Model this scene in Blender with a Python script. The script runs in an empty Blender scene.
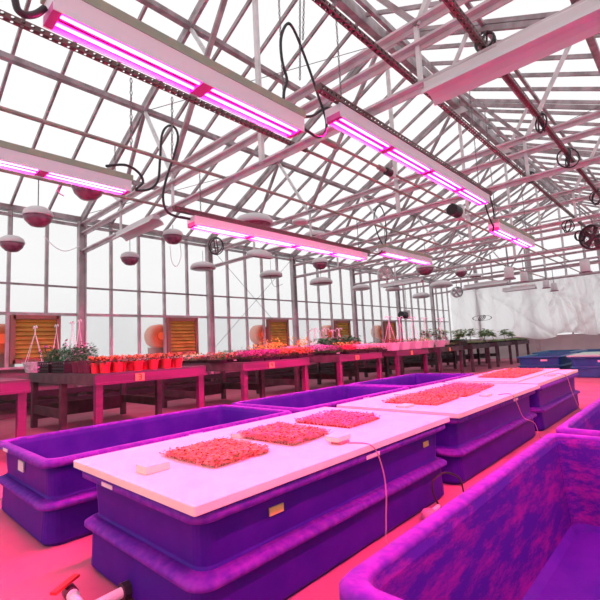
import bpy, math, random
from mathutils import Vector, Matrix
random.seed(7)
PI = math.pi
C = bpy.context.scene.collection

# ------------------------------------------------------------------ camera
YAW, PITCH, ROLL, FPX, H = math.radians(-42.91), math.radians(6.26), math.radians(-2.91), 428.0, 1.3
cy, sy = math.cos(YAW), math.sin(YAW)
FW = Vector((sy*math.cos(PITCH), cy*math.cos(PITCH), math.sin(PITCH)))
R0 = Vector((cy, -sy, 0)); U0 = R0.cross(FW)
RT = math.cos(ROLL)*R0 + math.sin(ROLL)*U0
UP = -math.sin(ROLL)*R0 + math.cos(ROLL)*U0
CAM = Vector((0, 0, H))
cam = bpy.data.objects.new('camera', bpy.data.cameras.new('camera')); C.objects.link(cam)
cam.data.sensor_width = 36; cam.data.lens = FPX/600*36
cam.data.clip_start = .02; cam.data.clip_end = 400
m = Matrix((RT, UP, -FW)).transposed().to_4x4(); m.translation = CAM
cam.matrix_world = m
bpy.context.scene.camera = cam

def at(x, y, X=None, Y=None, Z=None):
    """measured point of the photograph on a known wall, truss, floor or shelf plane of the building"""
    d = (x-300)/FPX*RT + (300-y)/FPX*UP + FW
    if X is not None: t = X/d.x
    elif Y is not None: t = Y/d.y
    else: t = (Z-H)/d.z
    return CAM + t*d

# ------------------------------------------------------------------ materials
def nodes(name):
    mt = bpy.data.materials.new(name); mt.use_nodes = True
    nt = mt.node_tree; return mt, nt, nt.nodes['Principled BSDF'], nt.nodes['Material Output']
def mat(name, col, rough=.6, metal=0, col2=None, scale=6, amount=(.4, .6), bump=0, spec=.5, detail=4, stretch=(1,1,1)):
    mt, nt, b, out = nodes(name)
    b.inputs['Base Color'].default_value = (*col, 1)
    b.inputs['Roughness'].default_value = rough; b.inputs['Metallic'].default_value = metal
    b.inputs['Specular IOR Level'].default_value = spec
    if col2 or bump:
        tc = nt.nodes.new('ShaderNodeTexCoord'); mp = nt.nodes.new('ShaderNodeMapping')
        mp.inputs['Scale'].default_value = stretch
        nz = nt.nodes.new('ShaderNodeTexNoise'); nz.inputs['Scale'].default_value = scale; nz.inputs['Detail'].default_value = detail; nz.inputs['Roughness'].default_value = .78 if detail > 10 else .5
        nt.links.new(tc.outputs['Object'], mp.inputs[0]); nt.links.new(mp.outputs[0], nz.inputs['Vector'])
        if col2:
            cr = nt.nodes.new('ShaderNodeValToRGB')
            cr.color_ramp.elements[0].position = amount[0]; cr.color_ramp.elements[0].color = (*col, 1)
            cr.color_ramp.elements[1].position = amount[1]; cr.color_ramp.elements[1].color = (*col2, 1)
            nt.links.new(nz.outputs['Fac'], cr.inputs[0]); nt.links.new(cr.outputs[0], b.inputs['Base Color'])
        if bump:
            bp = nt.nodes.new('ShaderNodeBump'); bp.inputs['Strength'].default_value = bump; bp.inputs['Distance'].default_value = .02
            nt.links.new(nz.outputs['Fac'], bp.inputs['Height']); nt.links.new(bp.outputs[0], b.inputs['Normal'])
    return mt
def emit(name, col, s):
    mt, nt, b, out = nodes(name); e = nt.nodes.new('ShaderNodeEmission')
    e.inputs[0].default_value = (*col, 1); e.inputs[1].default_value = s
    nt.links.new(e.outputs[0], out.inputs[0]); return mt
def led(name, col, s):
    """led tube: the diode strip faces down, so the tube gives most of its light downwards"""
    mt, nt, b, out = nodes(name); e = nt.nodes.new('ShaderNodeEmission'); e.inputs[0].default_value = (*col, 1)
    g = nt.nodes.new('ShaderNodeNewGeometry'); sp = nt.nodes.new('ShaderNodeSeparateXYZ'); nt.links.new(g.outputs['Normal'], sp.inputs[0])
    mr = nt.nodes.new('ShaderNodeMapRange'); mr.inputs[1].default_value = .05; mr.inputs[2].default_value = -1; mr.inputs[3].default_value = .12; mr.inputs[4].default_value = 1
    pw = nt.nodes.new('ShaderNodeMath'); pw.operation = 'POWER'; pw.inputs[1].default_value = 4.0
    ml = nt.nodes.new('ShaderNodeMath'); ml.operation = 'MULTIPLY'; ml.inputs[1].default_value = s
    nt.links.new(sp.outputs['Z'], mr.inputs[0]); nt.links.new(mr.outputs[0], pw.inputs[0]); nt.links.new(pw.outputs[0], ml.inputs[0]); nt.links.new(ml.outputs[0], e.inputs[1]); nt.links.new(e.outputs[0], out.inputs[0]); return mt
def glassy(name, tint, haze, hazecol, nscale=.6, vary=.0):
    mt, nt, b, out = nodes(name)
    t = nt.nodes.new('ShaderNodeBsdfTransparent'); t.inputs[0].default_value = (*tint, 1)
    d = nt.nodes.new('ShaderNodeBsdfTranslucent'); d.inputs[0].default_value = (*hazecol, 1)
    mx = nt.nodes.new('ShaderNodeMixShader'); mx.inputs[0].default_value = haze
    nt.links.new(t.outputs[0], mx.inputs[1]); nt.links.new(d.outputs[0], mx.inputs[2]); nt.links.new(mx.outputs[0], out.inputs[0])
    if vary:
        nz = nt.nodes.new('ShaderNodeTexNoise'); nz.inputs['Scale'].default_value = nscale
        mr = nt.nodes.new('ShaderNodeMapRange'); mr.inputs[3].default_value = max(0, haze-vary); mr.inputs[4].default_value = haze+vary
        tc = nt.nodes.new('ShaderNodeTexCoord'); nt.links.new(tc.outputs['Object'], nz.inputs['Vector'])
        nt.links.new(nz.outputs['Fac'], mr.inputs[0]); nt.links.new(mr.outputs[0], mx.inputs[0])
    return mt
def perforated(name, col, lighter):
    """steel strut channel with a row of round holes on each face (object axes: Y along the strut)"""
    mt, nt, b, out = nodes(name)
    b.inputs['Base Color'].default_value = (*col, 1); b.inputs['Roughness'].default_value = .5; b.inputs['Metallic'].default_value = .3
    tc = nt.nodes.new('ShaderNodeTexCoord'); sp = nt.nodes.new('ShaderNodeSeparateXYZ'); nt.links.new(tc.outputs['Object'], sp.inputs[0])
    def M(op, a, bb=None):
        n = nt.nodes.new('ShaderNodeMath'); n.operation = op
        for i, v in enumerate((a, bb)):
            if v is None: continue
            if isinstance(v, (int, float)): n.inputs[i].default_value = v
            else: nt.links.new(v, n.inputs[i])
        return n.outputs[0]
    fr = M('SUBTRACT', M('FRACT', M('DIVIDE', sp.outputs['Y'], .075)), .5)
    py = M('MULTIPLY', fr, .075)
    mn = M('MINIMUM', M('ABSOLUTE', sp.outputs['X']), M('ABSOLUTE', sp.outputs['Z']))
    r2 = M('ADD', M('MULTIPLY', py, py), M('MULTIPLY', mn, mn))
    hole = M('LESS_THAN', r2, .00024)
    t = nt.nodes.new('ShaderNodeBsdfTransparent'); mx = nt.nodes.new('ShaderNodeMixShader')
    nt.links.new(hole, mx.inputs[0]); nt.links.new(b.outputs[0], mx.inputs[1]); nt.links.new(t.outputs[0], mx.inputs[2])
    nt.links.new(mx.outputs[0], out.inputs[0]); return mt
def tarp(name):
    mt, nt, b, out = nodes(name)
    d = nt.nodes.new('ShaderNodeBsdfDiffuse'); d.inputs[0].default_value = (.90, .88, .88, 1)
    t = nt.nodes.new('ShaderNodeBsdfTranslucent'); t.inputs[0].default_value = (.99, .975, .975, 1)
    mx = nt.nodes.new('ShaderNodeMixShader'); mx.inputs[0].default_value = .86
    nt.links.new(d.outputs[0], mx.inputs[1]); nt.links.new(t.outputs[0], mx.inputs[2]); nt.links.new(mx.outputs[0], out.inputs[0])
    return mt

M = {}
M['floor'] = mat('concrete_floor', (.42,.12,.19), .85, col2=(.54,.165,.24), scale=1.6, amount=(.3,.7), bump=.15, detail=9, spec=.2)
M['frame'] = mat('galvanised_frame', (.42,.36,.37), .5, .2, col2=(.55,.48,.50), scale=3)
M['framedark'] = mat('aged_aluminium', (.27,.21,.22), .5, .2, col2=(.42,.35,.37), scale=4)
M['tie'] = mat('pale_tie_steel', (.58,.48,.51), .5, .1, col2=(.70,.61,.64), scale=4)
M['white_steel'] = mat('white_painted_steel', (.78,.74,.75), .5, 0, col2=(.66,.62,.62), scale=5)
M['pipe'] = mat('weathered_pipe', (.42,.32,.27), .5, .2, col2=(.30,.24,.22), scale=4)
M['dark'] = mat('dark_rubber', (.025,.02,.025), .5)
M['chain'] = mat('zinc_chain', (.18,.15,.16), .4, .3)
M['glass'] = glassy('roof_glass', (.97,.97,.98), .05, (.9,.9,.9))
M['hazeglass'] = glassy('clouded_side_glass', (.97,.97,.97), .24, (.72,.73,.74), .5, .12)
M['body'] = mat('white_enamel_fixture', (.86,.72,.80), .4)
M['olive'] = mat('weathered_fixture_top', (.40,.37,.28), .6, .2, col2=(.30,.34,.26), scale=5)
M['holder'] = mat('lamp_holder', (.75,.10,.40), .5)
M['tube'] = led('led_grow_tube', (1,.006,.25), 900)
M['strut'] = perforated('perforated_strut', (.15,.08,.08), 0)
M['tub'] = mat('violet_blue_plastic', (.032,.007,.24), .42, col2=(.055,.010,.30), scale=5, amount=(.35,.75), bump=.05, detail=8, spec=.12)
M['tubrim'] = mat('worn_violet_rim', (.085,.012,.32), .55, col2=(.19,.03,.40), scale=18, amount=(.35,.7), bump=.12, detail=8, spec=.12)
M['tubdust'] = mat('dusty_violet_inside', (.050,.010,.27), .6, col2=(.24,.015,.29), scale=4.5, amount=(.46,.60), bump=.06, detail=14, spec=.1, stretch=(1,.5,2.2))
M['blue'] = mat('deep_blue_plastic', (.004,.075,.23), .4, col2=(.006,.10,.28), scale=4)
M['bluein'] = mat('blue_plastic_inside', (.01,.12,.26), .5)
M['greenboard'] = mat('pale_green_board', (.38,.62,.50), .7)
M['foam'] = mat('white_foam_board', (.88,.72,.64), .75, col2=(.82,.65,.60), scale=5, amount=(.45,.75), bump=.03)
M['fascia'] = mat('pink_lit_bench_timber', (.16,.018,.10), .55, col2=(.12,.018,.08), scale=3, stretch=(1,.3,3))  # pink of the grow lights put into the timber colour
M['benchdark'] = mat('dark_shaded_bench_timber', (.10,.065,.075), .7, col2=(.06,.04,.05), scale=4)  # same timber, coloured dark where the grow lights do not reach
M['benchtop'] = mat('bench_mesh_top', (.07,.055,.06), .7)
M['knee'] = mat('grey_knee_wall', (.34,.30,.29), .8, col2=(.28,.24,.24), scale=1.5)
M['black'] = mat('black_plastic', (.018,.014,.018), .5)
M['shutter'] = mat('ochre_louvre', (.46,.29,.04), .55, col2=(.36,.22,.03), scale=3)
M['shutterframe'] = mat('brown_wood_frame', (.30,.13,.10), .6)
M['orange'] = mat('orange_fan_housing', (.90,.20,.05), .6)
M['tarp'] = tarp('white_poly_tarp')
M['whitewall'] = mat('pale_wall_board', (.55,.53,.53), .8, col2=(.47,.45,.45), scale=1)
M['red'] = mat('bright_red_plastic', (.85,.03,.03), .4)
M['redpot'] = mat('red_pot', (.85,.03,.05), .45)
M['maroonpot'] = mat('maroon_pot', (.12,.015,.05), .5)
M['pinkpot'] = mat('pale_pink_planter', (.66,.52,.58), .5)
M['whitepot'] = mat('white_marbled_pot', (.75,.72,.74), .5, col2=(.45,.42,.45), scale=14)
M['soil'] = mat('potting_soil', (.05,.03,.025), .9)
M['leaf'] = mat('green_leaf', (.07,.34,.07), .6, col2=(.04,.20,.04), scale=12)
M['leafdark'] = mat('dark_green_leaf', (.04,.19,.07), .6, col2=(.07,.28,.10), scale=12)
M['leaflight'] = mat('light_green_leaf', (.30,.42,.14), .6, col2=(.18,.30,.08), scale=12)
M['leafbrown'] = mat('bronze_leaf', (.20,.10,.07), .6, col2=(.13,.12,.05), scale=14)
M['f_orange'] = mat('orange_petals', (.60,.24,.05), .6, col2=(.48,.13,.04), scale=20)
M['f_magenta'] = mat('magenta_petals', (.27,.04,.18), .6, col2=(.34,.14,.24), scale=20)
M['f_yellow'] = mat('yellow_petals', (.85,.62,.06), .6)
M['f_pink'] = mat('pink_white_petals', (.85,.35,.42), .6, col2=(.88,.78,.78), scale=25)
M['f_violet'] = mat('violet_petals', (.45,.16,.42), .6, col2=(.70,.40,.62), scale=20)
M['f_red'] = mat('red_petals', (.60,.05,.07), .6)
M['sprout'] = mat('coral_lit_seedling_leaves', (.72,.15,.10), .6, col2=(.62,.36,.16), scale=40)  # green leaves, coloured as they look under the magenta light
M['sproutpink'] = mat('pink_lit_seedling_leaves', (.85,.22,.36), .6, col2=(.70,.12,.20), scale=40)  # grow-light pink put into the leaf colour
M['mat_red'] = mat('red_seedling_mat', (.42,.06,.06), .9)
M['stem'] = mat('pale_stem', (.75,.55,.5), .6)
M['pvc'] = mat('white_pvc', (.80,.72,.75), .35)
M['label'] = mat('pale_label', (.85,.66,.70), .6)
M['labely'] = mat('yellow_paper_tag', (.75,.50,.16), .7)
M['labelo'] = mat('orange_card', (.95,.36,.14), .7)
M['ink'] = mat('dark_ink', (.12,.01,.02), .7)
M['lampwhite'] = mat('grey_white_reflector', (.70,.64,.66), .45)
M['lampglass'] = mat('dark_pink_lens', (.20,.06,.11), .3, col2=(.34,.13,.20), scale=9)
M['fan'] = mat('dark_fan_metal', (.16,.09,.11), .5, .3)
M['wire'] = mat('pale_wire', (.85,.82,.82), .5)
M['cord'] = mat('pink_grey_cord', (.60,.25,.38), .5)

# ------------------------------------------------------------------ mesh builder
class MB:
    def __init__(s): s.v = []; s.f = []
    def add(s, vs, fs):
        n = len(s.v); s.v += [tuple(p) for p in vs]; s.f += [tuple(i+n for i in f) for f in fs]; return s
    def box(s, x0, x1, y0, y1, z0, z1):
        v = [(x,y,z) for x in (x0,x1) for y in (y0,y1) for z in (z0,z1)]
        return s.add(v, [(0,1,3,2),(4,6,7,5),(0,4,5,1),(2,3,7,6),(0,2,6,4),(1,5,7,3)])
    def bar(s, a, b, w, h, up=(0,0,1)):
        a, b = Vector(a), Vector(b); d = (b-a).normalized(); up = Vector(up)
        if abs(d.dot(up)) > .98: up = Vector((0,1,0))
        r = d.cross(up).normalized(); u = r.cross(d)
        v = [p + r*i*w/2 + u*j*h/2 for p in (a,b) for i,j in ((-1,-1),(1,-1),(1,1),(-1,1))]
        return s.add(v, [(3,2,1,0),(4,5,6,7),(0,1,5,4),(1,2,6,5),(2,3,7,6),(3,0,4,7)])
    def tube(s, pts, r, seg=6, closed=False, smoothn=0):
        pts = [Vector(p) for p in pts]
        if smoothn: pts = spline(pts, smoothn, closed)
        n = len(pts); rings = []
        prev = None
        for i, p in enumerate(pts):
            if closed: t = pts[(i+1) % n]-pts[i-1]
            else: t = pts[min(i+1,n-1)]-pts[max(i-1,0)]
            t.normalize()
            if prev is None:
                prev = t.cross(Vector((0,0,1)));
                if prev.length < .1: prev = t.cross(Vector((0,1,0)))
            prev = (prev - t*prev.dot(t))
            if prev.length < 1e-5: prev = t.orthogonal()
            prev.normalize(); q = t.cross(prev)
            rr = r[i] if isinstance(r, (list,tuple)) else r
            rings.append([p + (prev*math.cos(a)+q*math.sin(a))*rr for a in (2*PI*k/seg for k in range(seg))])
        v = [q for ring in rings for q in ring]; f = []
        for i in range(n if closed else n-1):
            j = (i+1) % n
            for k in range(seg):
                l = (k+1) % seg; f.append((i*seg+k, i*seg+l, j*seg+l, j*seg+k))
        if not closed: f += [tuple(range(seg))[::-1], tuple((n-1)*seg+k for k in range(seg))]
        return s.add(v, f)
    def lathe(s, prof, c=(0,0,0), seg=20, axis='z', cap=True):
        v = []; f = []
        for (r, z) in prof:
            for k in range(seg):
                a = 2*PI*k/seg; x, y = r*math.cos(a), r*math.sin(a)
                p = (x, y, z) if axis == 'z' else ((z, x, y) if axis == 'x' else (x, z, y))
                v.append((c[0]+p[0], c[1]+p[1], c[2]+p[2]))
        for i in range(len(prof)-1):
            for k in range(seg):
                l = (k+1) % seg; f.append((i*seg+k, i*seg+l, (i+1)*seg+l, (i+1)*seg+k))
        if cap:
            f.append(tuple(range(seg))[::-1]); f.append(tuple((len(prof)-1)*seg+k for k in range(seg)))
        return s.add(v, f)
    def loops(s, ls, cap0=False, cap1=False, closed=False):
        n = len(ls[0]); v = [p for l in ls for p in l]; f = []; m = len(ls)
        for i in range(m if closed else m-1):
            j = (i+1) % m
            for k in range(n):
                l = (k+1) % n; f.append((i*n+k, i*n+l, j*n+l, j*n+k))
        if cap0: f.append(tuple(range(n))[::-1])
        if cap1: f.append(tuple((m-1)*n+k for k in range(n)))
        return s.add(v, f)
    def extr(s, sec, axis, a, b):
        """extrude a closed section: sec = [(u,z)], along axis 'y' (u=x) or 'x' (u=y)"""
        P = (lambda u,z,t:(u,t,z)) if axis == 'y' else (lambda u,z,t:(t,u,z))
        return s.loops([[P(u,z,a) for u,z in sec],[P(u,z,b) for u,z in sec]], True, True)
    def mesh(s, name, mt, smooth=False):
        me = bpy.data.meshes.new(name); me.from_pydata(s.v, [], s.f); me.update()
        if mt: me.materials.append(mt)
        if smooth: me.polygons.foreach_set('use_smooth', [True]*len(me.polygons))
        return me
    def build(s, name, mt, parent=None, smooth=False, origin=None):
        if origin is not None:
            o_ = Vector(origin); s.v = [tuple(Vector(p)-o_) for p in s.v]
        o = bpy.data.objects.new(name, s.mesh(name, mt, smooth)); C.objects.link(o)
        if origin is not None: o.location = origin
        if parent: o.parent = parent
        return o
def spline(pts, n, closed=False):
    out = []; N = len(pts)
    rng = range(N) if closed else range(N-1)
    for i in rng:
        g = (lambda k: pts[k % N]) if closed else (lambda k: pts[max(0, min(N-1, k))])
        p0,p1,p2,p3 = g(i-1), g(i), g(i+1), g(i+2)
        for j in range(n):
            t = j/n
            out.append(.5*((2*p1)+(p2-p0)*t+(2*p0-5*p1+4*p2-p3)*t*t+(3*p1-p0-3*p2+p3)*t**3))
    if not closed: out.append(pts[-1])
    return out
def tag(o, label=None, cat=None, group=None, kind=None):
    if label: o['label'] = label
    if cat: o['category'] = cat
    if group: o['group'] = group
    if kind: o['kind'] = kind
    return o
def empty(name, loc=(0,0,0), rz=0):
    o = bpy.data.objects.new(name, None); C.objects.link(o); o.location = loc; o.rotation_euler = (0,0,rz)
    o.empty_display_size = .1; return o
def copy_tree(o, parent=None):
    c = o.copy(); C.objects.link(c)
    if parent: c.parent = parent
    for ch in KIDS.get(o.name, []): copy_tree(ch, c)
    return c
KIDS = {}
def kids(root, *parts):
    for p in parts: p.parent = root
    KIDS[root.name] = list(parts)
def index_kids():
    KIDS.clear()
    for o in C.objects:
        if o.parent: KIDS.setdefault(o.parent.name, []).append(o)
def struct(name, mb, mt, parent=None, **k):
    o = mb.build(name, mt, parent, **k)
    if not parent: o['kind'] = 'structure'
    return o
ORD = ['first','second','third','fourth','fifth','sixth','seventh','eighth','ninth','tenth','eleventh','twelfth','thirteenth']

# ------------------------------------------------------------------ dimensions of the house
XL, XRIDGE, XR = -12.0, -4.65, 2.7
ZG, ZR = 5.0, 8.45
SL = (ZR-ZG)/(XRIDGE-XL)
Y0, YB = -3.9, 27.1
TY = [4.3+4.08*k for k in range(6)]            # truss / column lines
BAY = .816
def roofz(x): return ZG + SL*(x-XL) if x < XRIDGE else ZG + SL*(2*XRIDGE-XL-x)

# ------------------------------------------------------------------ setting
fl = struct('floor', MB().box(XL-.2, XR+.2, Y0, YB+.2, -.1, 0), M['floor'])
g = MB().box(-70, -12.3, -40, 80, -.35, -.25); struct('ground', g, mat('pale_ground', (.72,.72,.74), .9))
# left wall: knee wall, sill, girts, glazing bars, panes
kw = MB().box(XL-.12, XL+.02, Y0, YB, 0, 1.12)
wl = struct('wall_left', kw, M['knee'])
struct('sill', MB().box(XL-.16, XL+.30, Y0, YB, 1.12, 1.17), M['frame'], wl)
struct('girt', MB().box(XL-.03, XL+.05, Y0, YB, 2.41, 2.48), M['frame'], wl)
struct('cable_tray', MB().box(XL+.03, XL+.07, Y0, YB, 3.14, 3.19), M['framedark'], wl)
gut = MB().box(XL-.12, XL+.10, Y0, YB, 4.97, 5.10).box(XL+.02, XL+.13, Y0, YB, 4.82, 4.88)
struct('gutter', gut, M['framedark'], wl)
ys = []
y = TY[0]-BAY*5
for i in range(-9, 29):
    yy = TY[0]+BAY*i
    if yy < YB-.1: ys.append(yy)
for yy in ys:
    k = (yy-TY[0])/BAY
    if abs(k/5-round(k/5)) < .01: continue
    struct('mullion', MB().box(XL-.03, XL+.06, yy-.035, yy+.035, 1.17, 4.97), M['frame'], wl)
pl = MB().box(XL-.02, XL-.012, Y0, YB, 1.17, 2.44); struct('window_1', pl, M['hazeglass'])
pl = MB().box(XL-.02, XL-.012, Y0, YB, 2.44, 4.97); struct('window_2', pl, glassy('side_glass', (.97,.97,.97), .07, (.85,.85,.86), .5, .05))
# heating pipes along the knee wall
for k, z in enumerate((.82, .50, .28)):
    o = MB().box(XL+.16, XL+.30, Y0+.2, YB-.2, z-(.07 if k else .05), z+(.07 if k else .05)).build('heating_pipe', M['black'])
    tag(o, ['uppermost', 'middle', 'lowest'][k]+' of three black heating pipes on the grey knee wall', 'heating pipe', 'heating pipes on the left knee wall')
# columns
for i, ty in enumerate([TY[0]-4.08]+TY):
    c = MB().box(XL+.03, XL+.19, ty-.10, ty-.07, 0, 4.95).box(XL+.03, XL+.19, ty+.07, ty+.10, 0, 4.95).box(XL+.09, XL+.12, ty-.07, ty+.07, 0, 4.95)
    for zz in (4.2, 4.35, 4.6): c.box(XL+.19, XL+.215, ty+.05, ty+.09, zz, zz+.05)
    o = struct('trim_%d' % (i+1), c, M['frame'])
# roof glazing
gl = MB().add([(XL,Y0,ZG+.10),(XL,YB,ZG+.10),(XRIDGE,YB,ZR+.10),(XRIDGE,Y0,ZR+.10)], [(0,1,2,3)])
gl.add([(XR,Y0,ZG+.10),(XR,YB,ZG+.10),(XRIDGE,YB,ZR+.10),(XRIDGE,Y0,ZR+.10)], [(0,1,2,3)])
ce = struct('ceiling', gl, M['glass'])
for side in (-1, 1):
    for yy in [TY[0]+BAY*(i) for i in range(-9, 28)] + [YB]:
        xe = XL if side < 0 else XR
        struct('glazing_bar', MB().bar((xe, yy, ZG+.05), (XRIDGE, yy, ZR+.05), .045, .085), M['framedark'], ce)
struct('ridge_beam', MB().box(XRIDGE-.10, XRIDGE+.06, Y0, YB, ZR-.22, ZR+.06).box(XRIDGE+.28, XRIDGE+.36, Y0, YB, ZR-.26, ZR-.12), M['framedark'], ce)
# purlins
n = 0
for x, w in ((-10.3,.09),(-8.40,.12),(-6.52,.12),(-2.78,.12),(-.9,.12),(1.0,.12)):
    z = roofz(x)-.05
    struct('purlin', MB().bar((x, Y0, z), (x, YB, z), w, .10), M['framedark'], ce)
    if x > XRIDGE: struct('purlin', MB().bar((x+.3, Y0, z-.10), (x+.3, YB, z-.10), .07, .07), M['framedark'], ce)
# trusses
def truss(i, ty):
    t = empty('roof_truss', (0,0,0))
    names = ['nearest the camera, carrying two long reflector lamps', 'second from the camera', 'third from the camera', 'fourth from the camera', 'fifth from the camera', 'farthest, just before the tarp wall']
    tag(t, 'steel roof truss '+names[i], 'roof truss', 'steel trusses across the greenhouse roof'); t['kind'] = 'structure'
    XM = 2*XRIDGE
    mr = lambda x: XM-x
    d = .055
    for s in (0, 1):
        f = (lambda x: x) if not s else mr
        MB().bar((f(XL+.1), ty, ZG-.05), (f(XRIDGE), ty, ZR-.08), .06, .11).build('rafter', M['framedark'], t)
        for a, b, w, mm in (((-8.37,6.62),(-9.55,4.87),.07,'framedark'), ((-8.37,6.60),(-7.33,4.87),.06,'white_steel'),
                        ((-7.33,4.87),(-4.80,8.30),.09,'framedark'), ((-6.50,7.46),(-6.02,6.68),.07,'white_steel'),
                        ((-9.55,4.87),(-10.6,5.55),.05,'white_steel')):
            MB().bar((f(a[0]), ty+.02, a[1]), (f(b[0]), ty+.02, b[1]), w, .06).build('web', M[mm], t)
    for z, w in ((4.87,.09),(4.61,.085),(4.12,.09)):
        b = MB(); b.bar((XL+.15, ty, z+.03), (XR-.1, ty, z+.03), w, .03).bar((XL+.15, ty+w/2, z), (XR-.1, ty+w/2, z), .02, w)
        b.build('tie_beam', M['tie'], t)
    MB().bar((XRIDGE, ty, 4.12), (XRIDGE, ty, 8.35), .075, .06).build('king_post', M['white_steel'], t)
    for x in (-9.6, -7.3, -2.0, .35):
        MB().bar((x, ty+.03, 4.12), (x, ty+.03, 4.87), .05, .04).build('hanger', M['white_steel'], t)
    pt = MB().box(XRIDGE-.28, XRIDGE+.28, ty-.02, ty+.02, 8.05, 8.3); pt.build('gusset_plate', M['white_steel'], t)
    return t
for i, ty in enumerate(TY): truss(i, ty)
# wind braces in the wall and the roof
k = 0
for (a, b, lab) in (((XL+.1,TY[1],1.3),(XL+.1,TY[2],4.9),'thin steel brace rod rising to the right across the left window wall'),
                    ((XL+.1,TY[1],4.9),(XL+.1,TY[2],1.3),'thin steel brace rod falling to the right across the left window wall'),
                    ((XL+.4,TY[0],ZG+.1),(-8.4,TY[1],6.6),'thin brace wire slanting under the lower left roof panes'),
                    ((-8.4,TY[0],6.6),(-4.9,TY[1]-.2,8.2),'thin brace wire slanting under the upper left roof panes'),
                    ((1.0,TY[0]+1,5.7),(-2.5,TY[1]+1.5,7.3),'thin crossed wire under the right roof slope, rising away'),
                    ((-2.5,TY[0]+1,7.3),(1.0,TY[1]+1.5,5.7),'thin crossed wire under the right roof slope, falling away'),
                    ((1.0,TY[1]+1,5.7),(-2.5,TY[2]+1.5,7.3),'farther thin wire under the right roof slope')):
    MB().tube([a, b], .008, 5).build('brace_rod', M['chain'], wl if 'wall' in lab else ce)['label'] = lab
# far gable: tarp, boards, mullions, glass
bk = MB().box(XL, XR, YB+.02, YB+.12, 0, 1.25); wb = struct('wall_back', bk, M['whitewall'])
gb = MB()
x = XL
while x < XR:
    top = roofz(x)
    struct('mullion', MB().box(x-.04, x+.04, YB+.05, YB+.13, 1.2, top), M['frame'], wb); x += .98
for z in (4.45, 5.0, 5.9, 6.8, 7.7):
    hw = 7.35 if z <= 5 else (ZR-z)/SL
    struct('girt', MB().box(XRIDGE-hw, XRIDGE+hw, YB+.04, YB+.12, z-.04, z+.04), M['frame'], wb)
for x in (-10.0, -6.9, -3.5, -.5):
    struct('column', MB().box(x-.10, x+.10, YB-.1, YB+.04, 0, roofz(x)-.2), M['frame'], wb)
gp = MB().add([(XL,YB+.14,1.2),(XR,YB+.14,1.2),(XR,YB+.14,ZG),(XRIDGE,YB+.14,ZR),(XL,YB+.14,ZG)], [(0,1,2,3,4)])
struct('window_3', gp, M['glass'])
# right wall (out of frame) and glass
wr = struct('wall_right', MB().box(XR, XR+.12, Y0, YB, 0, .9), M['knee'])
for i in range(-9, 28):
    yy = TY[0]+BAY*i
    struct('mullion', MB().box(XR, XR+.07, yy-.035, yy+.035, .9, 5), M['frame'], wr)
struct('window_4', MB().box(XR+.08, XR+.09, Y0, YB, .9, 5), M['hazeglass'])

def sheet(name, x0, x1, z0, z1, y, n, mt, folds, lab, amp=.05, swag=0):
    nx, nz = n; v = []; f = []
    for j in range(nz+1):
        for i in range(nx+1):
            u, w = i/nx, j/nz; x = x0+(x1-x0)*u; z = z0+(z1-z0)*w
            d = 0
            for (cx, cz, ang, wd, a) in folds:
                t = (x-cx)*math.cos(ang)+(z-cz)*math.sin(ang); d += a*math.exp(-(t/wd)**2)
            d += amp*.35*math.sin(x*7+1.3*math.sin(z*2.1))+amp*.25*math.sin(x*15.3+z*3.1+2)
            zz = z + (.10*math.sin(x*2.3+1)*(1-w)) - swag*math.sin(PI*u)*w
            v.append((x, y-abs(d)-.02, zz))
    for j in range(nz):
        for i in range(nx): a = j*(nx+1)+i; f.append((a, a+1, a+nx+2, a+nx+1))
    o = MB().add(v, f).build(name, mt, smooth=True)
    return tag(o, lab, 'tarp', 'tarpaulin sheets over the far wall')
rnd = random.Random(3)
def folds(x0, x1, n, a=.10):
    return [(rnd.uniform(x0,x1), rnd.uniform(1.5,4), rnd.uniform(-.9,.9), rnd.uniform(.05,.16), rnd.uniform(.4,1)*a) for _ in range(n)]
sheet('tarpaulin', XL+.3, -8.9, 1.25, 4.30, YB-.12, (70,40), M['tarp'], folds(-12,-9,7), 'white plastic tarp in the far left corner, behind the seedling benches')
sheet('tarpaulin', -9.05, -5.8, 1.15, 4.36, YB-.30, (80,40), M['tarp'], folds(-9,-6,9,.14), 'white plastic tarp hanging smooth in the middle of the far wall')
sheet('tarpaulin', -5.95, -3.9, 1.25, 4.36, YB-.62, (80,50), M['tarp'], folds(-6,-4,16,.24)+[(-5.0,3.2,1.1,.12,.25),(-4.3,2.5,.1,.15,.3)], 'heavily creased white tarp with a diagonal fold above the blue tubs', amp=.09)
sheet('tarpaulin', -4.0, 2.4, 1.3, 4.36, YB-.30, (120,40), M['tarp'], folds(-4,2,16,.16), 'white plastic tarp at the right edge of the far wall')

# ------------------------------------------------------------------ shutters and orange fan housings at the left wall
def shutter(i, yc):
    t = empty('exhaust_shutter', (XL+.06, yc, 1.82))
    w, h = .98, 1.12
    fr = MB()
    for a in (-1, 1):
        fr.box(-.05,.09, a*w/2-.05, a*w/2+.05, -h/2-.02, h/2+.02)
        fr.box(-.05,.09, -w/2, w/2, a*(h/2-.03)-.05, a*(h/2-.03)+.05)
    fo = fr.build('shutter_frame', M['shutterframe'], t)
    sl = MB()
    for k in range(9):
        z = -h/2+.1+k*(h-.16)/9
        sl.add([(.00,-w/2+.05,z+.125),(.00,w/2-.05,z+.125),(.055,w/2-.05,z+.02),(.055,-w/2+.05,z+.02),(.02,w/2-.05,z),(.02,-w/2+.05,z)], [(0,1,2,3),(3,2,4,5)])
    sl.box(-.03,-.01,-w/2+.04,w/2-.04,-h/2+.04,h/2-.04)
    sl.build('louvres', M['shutter'], fo)
    return t
pos = ['behind the white hanging basket', 'behind the red pots', 'behind the magenta flowers', 'behind the white hangers', 'behind the pink planters']
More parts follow.
